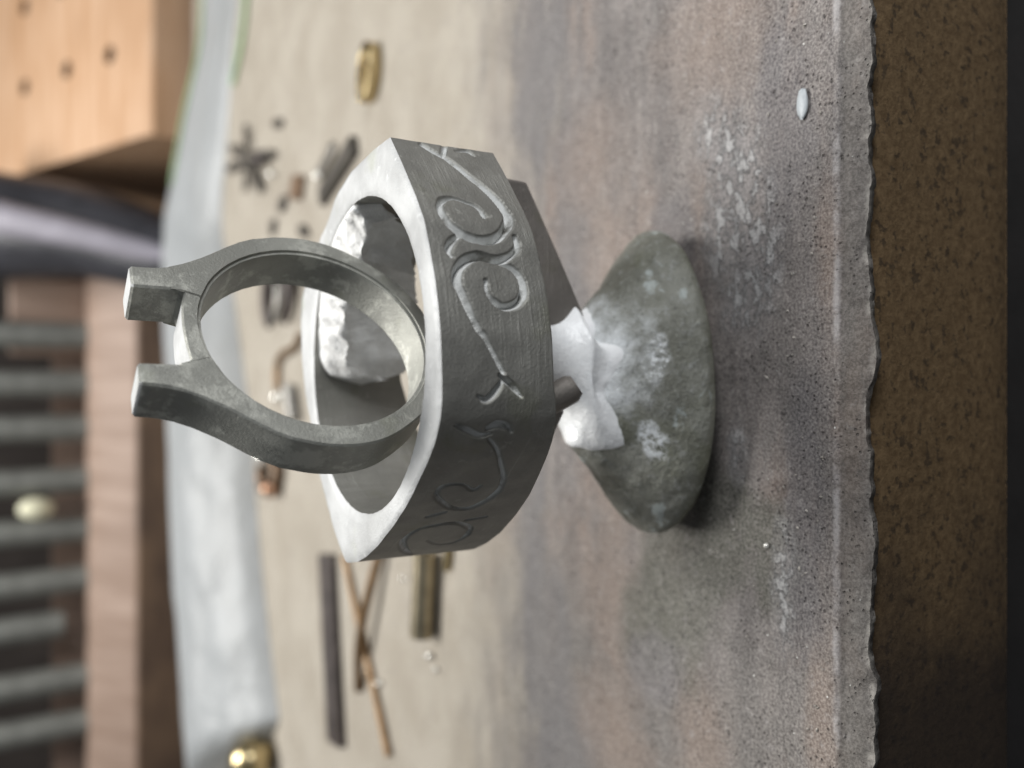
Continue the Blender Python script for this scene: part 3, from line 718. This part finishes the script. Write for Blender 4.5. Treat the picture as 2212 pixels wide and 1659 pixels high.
# ------------------------------------------------------------------ wooden block with drilled holes
def wood(name, a, b, stretch, rough=.6):
    m = Mat(name); n1 = m.noise(1.1, 5, .6, m.map(stretch)); n2 = m.noise(.25, 4, .5)
    c = m.mix(m.step(n1, .35, .65), a, b)
    c = m.mix(m.math('MULTIPLY', m.step(n2, .45, .65), .3), c, tuple(x * .75 for x in a))
    m.bump(n1, .3, .05); return m.done(c, rough)
M_block = wood('tan_wood', (.50, .295, .165), (.61, .405, .265), (.25, 2.5, 2.5))
M_hole = simple('drilled_hole', (.20, .11, .06), .8)
blk = thing('drilled_wood_block', 'tan wooden block with a sloping top drilled with a few holes', 'wooden block', (12, 30, -1.66))
x0, x1 = 7.05, 22.0
prof = [(26, -1.66), (26, 1.02), (26.06, 1.12), (26.16, 1.20), (39.5, 7.1), (39.5, -1.66)]
body = obj('block', *prism([(x0, y, z) for y, z in prof], (x1 - x0, 0, 0)), M_block, blk, True, 30)
sl = Vector((0, 13.34, 5.9)).normalized(); nn = Vector((0, -sl.z, sl.y))
cut_v, cut_f = [], []
for (x, y) in ((9.78, 27.93), (9.89, 30.25), (9.92, 32.83), (12.6, 32.83), (12.56, 30.6), (12.5, 28.0), (15.2, 30.4)):
    z = 1.20 + (y - 26.16) * 5.9 / 13.34
    c0 = Vector((x, y, z)); V, Fc = [], []
    for (r_, dd) in ((.34, .012), (.28, .004), (.27, -.03), (.27, -.5)):
        for q in range(20):
            f = 2 * math.pi * q / 20; V.append(c0 + Vector((1, 0, 0)) * math.cos(f) * r_ + sl * math.sin(f) * r_ + nn * dd)
    b0 = len(cut_v)
    base_ring = [c0 + Vector((1, 0, 0)) * math.cos(2 * math.pi * q / 20) * .27 + sl * math.sin(2 * math.pi * q / 20) * .27 for q in range(20)]
    cut_v += [p + nn * .4 for p in base_ring] + [p - nn * .9 for p in base_ring]
    cut_f += [tuple(b0 + q for q in range(20)), tuple(b0 + 39 - q for q in range(20))] + [(b0 + q, b0 + (q + 1) % 20, b0 + 20 + (q + 1) % 20, b0 + 20 + q) for q in range(20)]
cutter = obj('cutter', cut_v, cut_f, M_hole, None, False)
bm_ = body.modifiers.new('holes', 'BOOLEAN'); bm_.operation = 'DIFFERENCE'; bm_.object = cutter; bm_.solver = 'EXACT'
bm_.material_mode = 'TRANSFER'
dg = bpy.context.evaluated_depsgraph_get(); ev = body.evaluated_get(dg)
nm = bpy.data.meshes.new_from_object(ev); body.modifiers.clear(); body.data = nm
bpy.data.objects.remove(cutter)

# ------------------------------------------------------------------ dark handle between block and rack
M_rubber = simple('dark_rubber', (.035, .035, .042), .42, 0, .25, 1.5, .02)
HIGHLIGHT = [(3.43, 25.6, -0.09), (3.56, 25.8, 0.32), (4.14, 26.79, 2.51), (4.7, 28.08, 4.78), (5.0, 28.86, 5.69)]
hd = thing('tool_handle', 'dark rubber tool handle with its highlight modelled as a pale stripe, leaning behind the bag', 'tool handle', (3.7, 27, -1.66))
V, Fc = tube_vf(smooth_line([(3.4, 26.3, -1.5), (3.5, 26.4, -.6), (3.60, 26.6, .20), (4.53, 28.5, 2.45), (4.85, 30.6, 4.78), (5.05, 32.0, 6.3)], 6), [.35 + 1.45 * min(1, (i / 30) * 1.1) ** .9 for i in range(31)], 24)
obj('grip', V, Fc, M_rubber, hd, True, 60)
V, Fc = tube_vf(smooth_line(HIGHLIGHT, 6), [.16 + .32 * min(1, i / 18) for i in range(6 * (len(HIGHLIGHT) - 1) + 1)], 14)
obj('highlight_stripe', V, Fc, simple('lilac_highlight', (.30, .285, .33), .5, 0, .1, 2), hd, True, 60)  # added strip: the grip's highlight modelled as pale lilac geometry

# ------------------------------------------------------------------ rack of grey rods
M_rail = wood('pinkish_wood', (.275, .19, .145), (.36, .262, .21), (2.5, .3, .3))
rack = thing('wooden_rack', 'long worn wooden rack rail behind the bag holding upright rods', 'tool rack', (-8, 31, -1.66))
rp = [(29.35, -1.66), (29.35, 1.05), (29.40, 1.14), (29.6, 1.3), (30.1, 1.75), (30.5, 2.08), (30.8, 2.28), (31.1, 2.36), (31.9, 2.36), (31.9, -1.66)]
V, Fc = [], []
for x in (-26, 3.62):
    V += [Vector((x, y, z)) for y, z in rp]
n_ = len(rp)
Fc = [tuple(range(n_)), tuple(range(n_, 2 * n_))] + [(q, (q + 1) % n_, n_ + (q + 1) % n_, n_ + q) for q in range(n_)]
obj('rail', V, Fc, M_rail, rack, True, 35)
bevel(obj('shade_board', *box_vf(-26, 3.5, 29.0, 29.34, -1.66, 1.12), wood('shaded_brown_wood', (.12, .075, .05), (.19, .12, .075), (.5, .3, .8)), rack, True, 30), .06)  # added board: shade of the rail's vertical face put in as darker brown
obj('rear_rail', *box_vf(-26, 3.7, 33.0, 34.2, -1.66, 3.3), M_rail, rack, False)
V, Fc = box_vf(.95, 3.5, 32.0, 32.9, -1.66, 4.6); bevel(obj('end_block', V, Fc, M_rail, rack, True, 30), .1)
M_rod = simple('grey_rod', (.21, .215, .20), .5, .3, .2, 2, .01)
RL = ['grey metal rod nearest the dark tool handle in the rack', 'second grey metal rod from the tool handle', 'grey metal rod above the pair of prongs, third from the tool handle', 'fourth grey metal rod from the tool handle', 'grey metal rod next to the pale yellow knob, on its handle side', 'grey metal rod next to the pale yellow knob, on its other side', 'short grey metal rod that ends above the rack rail', 'grey metal rod just past the short one', 'last full grey metal rod at the far end of the rack']
rod0 = None
for i, x in enumerate((1.59, 0.01, -1.44, -3.15, -4.76, -6.41, -7.83, -9.65, -11.16, -12.9)):
    if rod0 is None:
        V, Fc = [], []
        for (r_, z) in ((.43, 0), (.43, 6.0), (.37, 6.06), (.37, 6.5), (.42, 6.6), (.42, 9.9), (.33, 10)):
            V += [Vector((r_ * math.cos(2 * math.pi * q / 20), r_ * math.sin(2 * math.pi * q / 20), z)) for q in range(20)]
        Fc = [(a * 20 + q, a * 20 + (q + 1) % 20, a * 20 + 20 + (q + 1) % 20, a * 20 + 20 + q) for a in range(6) for q in range(20)] + [tuple(range(20)), tuple(range(120, 140))]
        rod0 = o = obj('metal_rod', V, Fc, M_rod, None, True, 35)
    else:
        o = rod0.copy(); C.objects.link(o)
    o.location = (x, 31.45, 2.30 if i != 6 else 3.05)
    if i == 9: C.objects.unlink(o); bpy.data.objects.remove(o); break
    o.rotation_euler = (0, R(random.uniform(-.6, .6)), 0)
    tag(o, RL[i], 'metal rod', 'grey rods standing in the wooden rack')
kn = thing('pale_knob', 'pale yellow knob on a thin pin among the grey rods', 'knob', (-3.95, 30.95, 2.3))
obj('head', *ball_vf((-3.95, 30.95, 3.84), .34, 18, 12, 1.5), simple('pale_yellow', (.80, .78, .58), .4, 0, .05, 3), kn, True, 80)
V, Fc = tube_vf([(-3.95, 30.95, 2.3), (-3.95, 30.95, 3.5)], .07, 10); obj('pin', V, Fc, M_iron, kn, True, 50)

# ------------------------------------------------------------------ filings and grit, too many and small to pick apart
rnd = random.Random(11)
V, Fc = [], []
for _ in range(420):
    y = 3.6 + 12 * rnd.random() ** 1.8; x = rnd.uniform(-.75, .75) * (y * .62 + .8)
    if ((x - 0) / 1.2) ** 2 + ((y - 4.95) / .75) ** 2 < 1: continue
    r_ = rnd.uniform(.003, .0085) * (1 + (y - 3.5) * .05)
    b0 = len(V); h_ = rnd.uniform(.5, 1.2) * r_; f0 = rnd.random() * 6; el = rnd.uniform(.8, 2.2)
    for q in range(5):
        f = 2 * math.pi * q / 5; px, py = r_ * el * math.cos(f), r_ * math.sin(f) * rnd.uniform(.7, 1.2)
        V.append(Vector((x + px * math.cos(f0) - py * math.sin(f0), y + px * math.sin(f0) + py * math.cos(f0), .006)))
    V.append(Vector((x, y, .012 + h_)))
    Fc += [(b0 + q, b0 + (q + 1) % 5, b0 + 5) for q in range(5)]
gr = obj('grit', V, Fc, simple('pale_grit', (.42, .39, .35), .45, .3, .5, 3), None, False)
gr['kind'] = 'stuff'; gr['label'] = 'pale grit and filings scattered over the board'
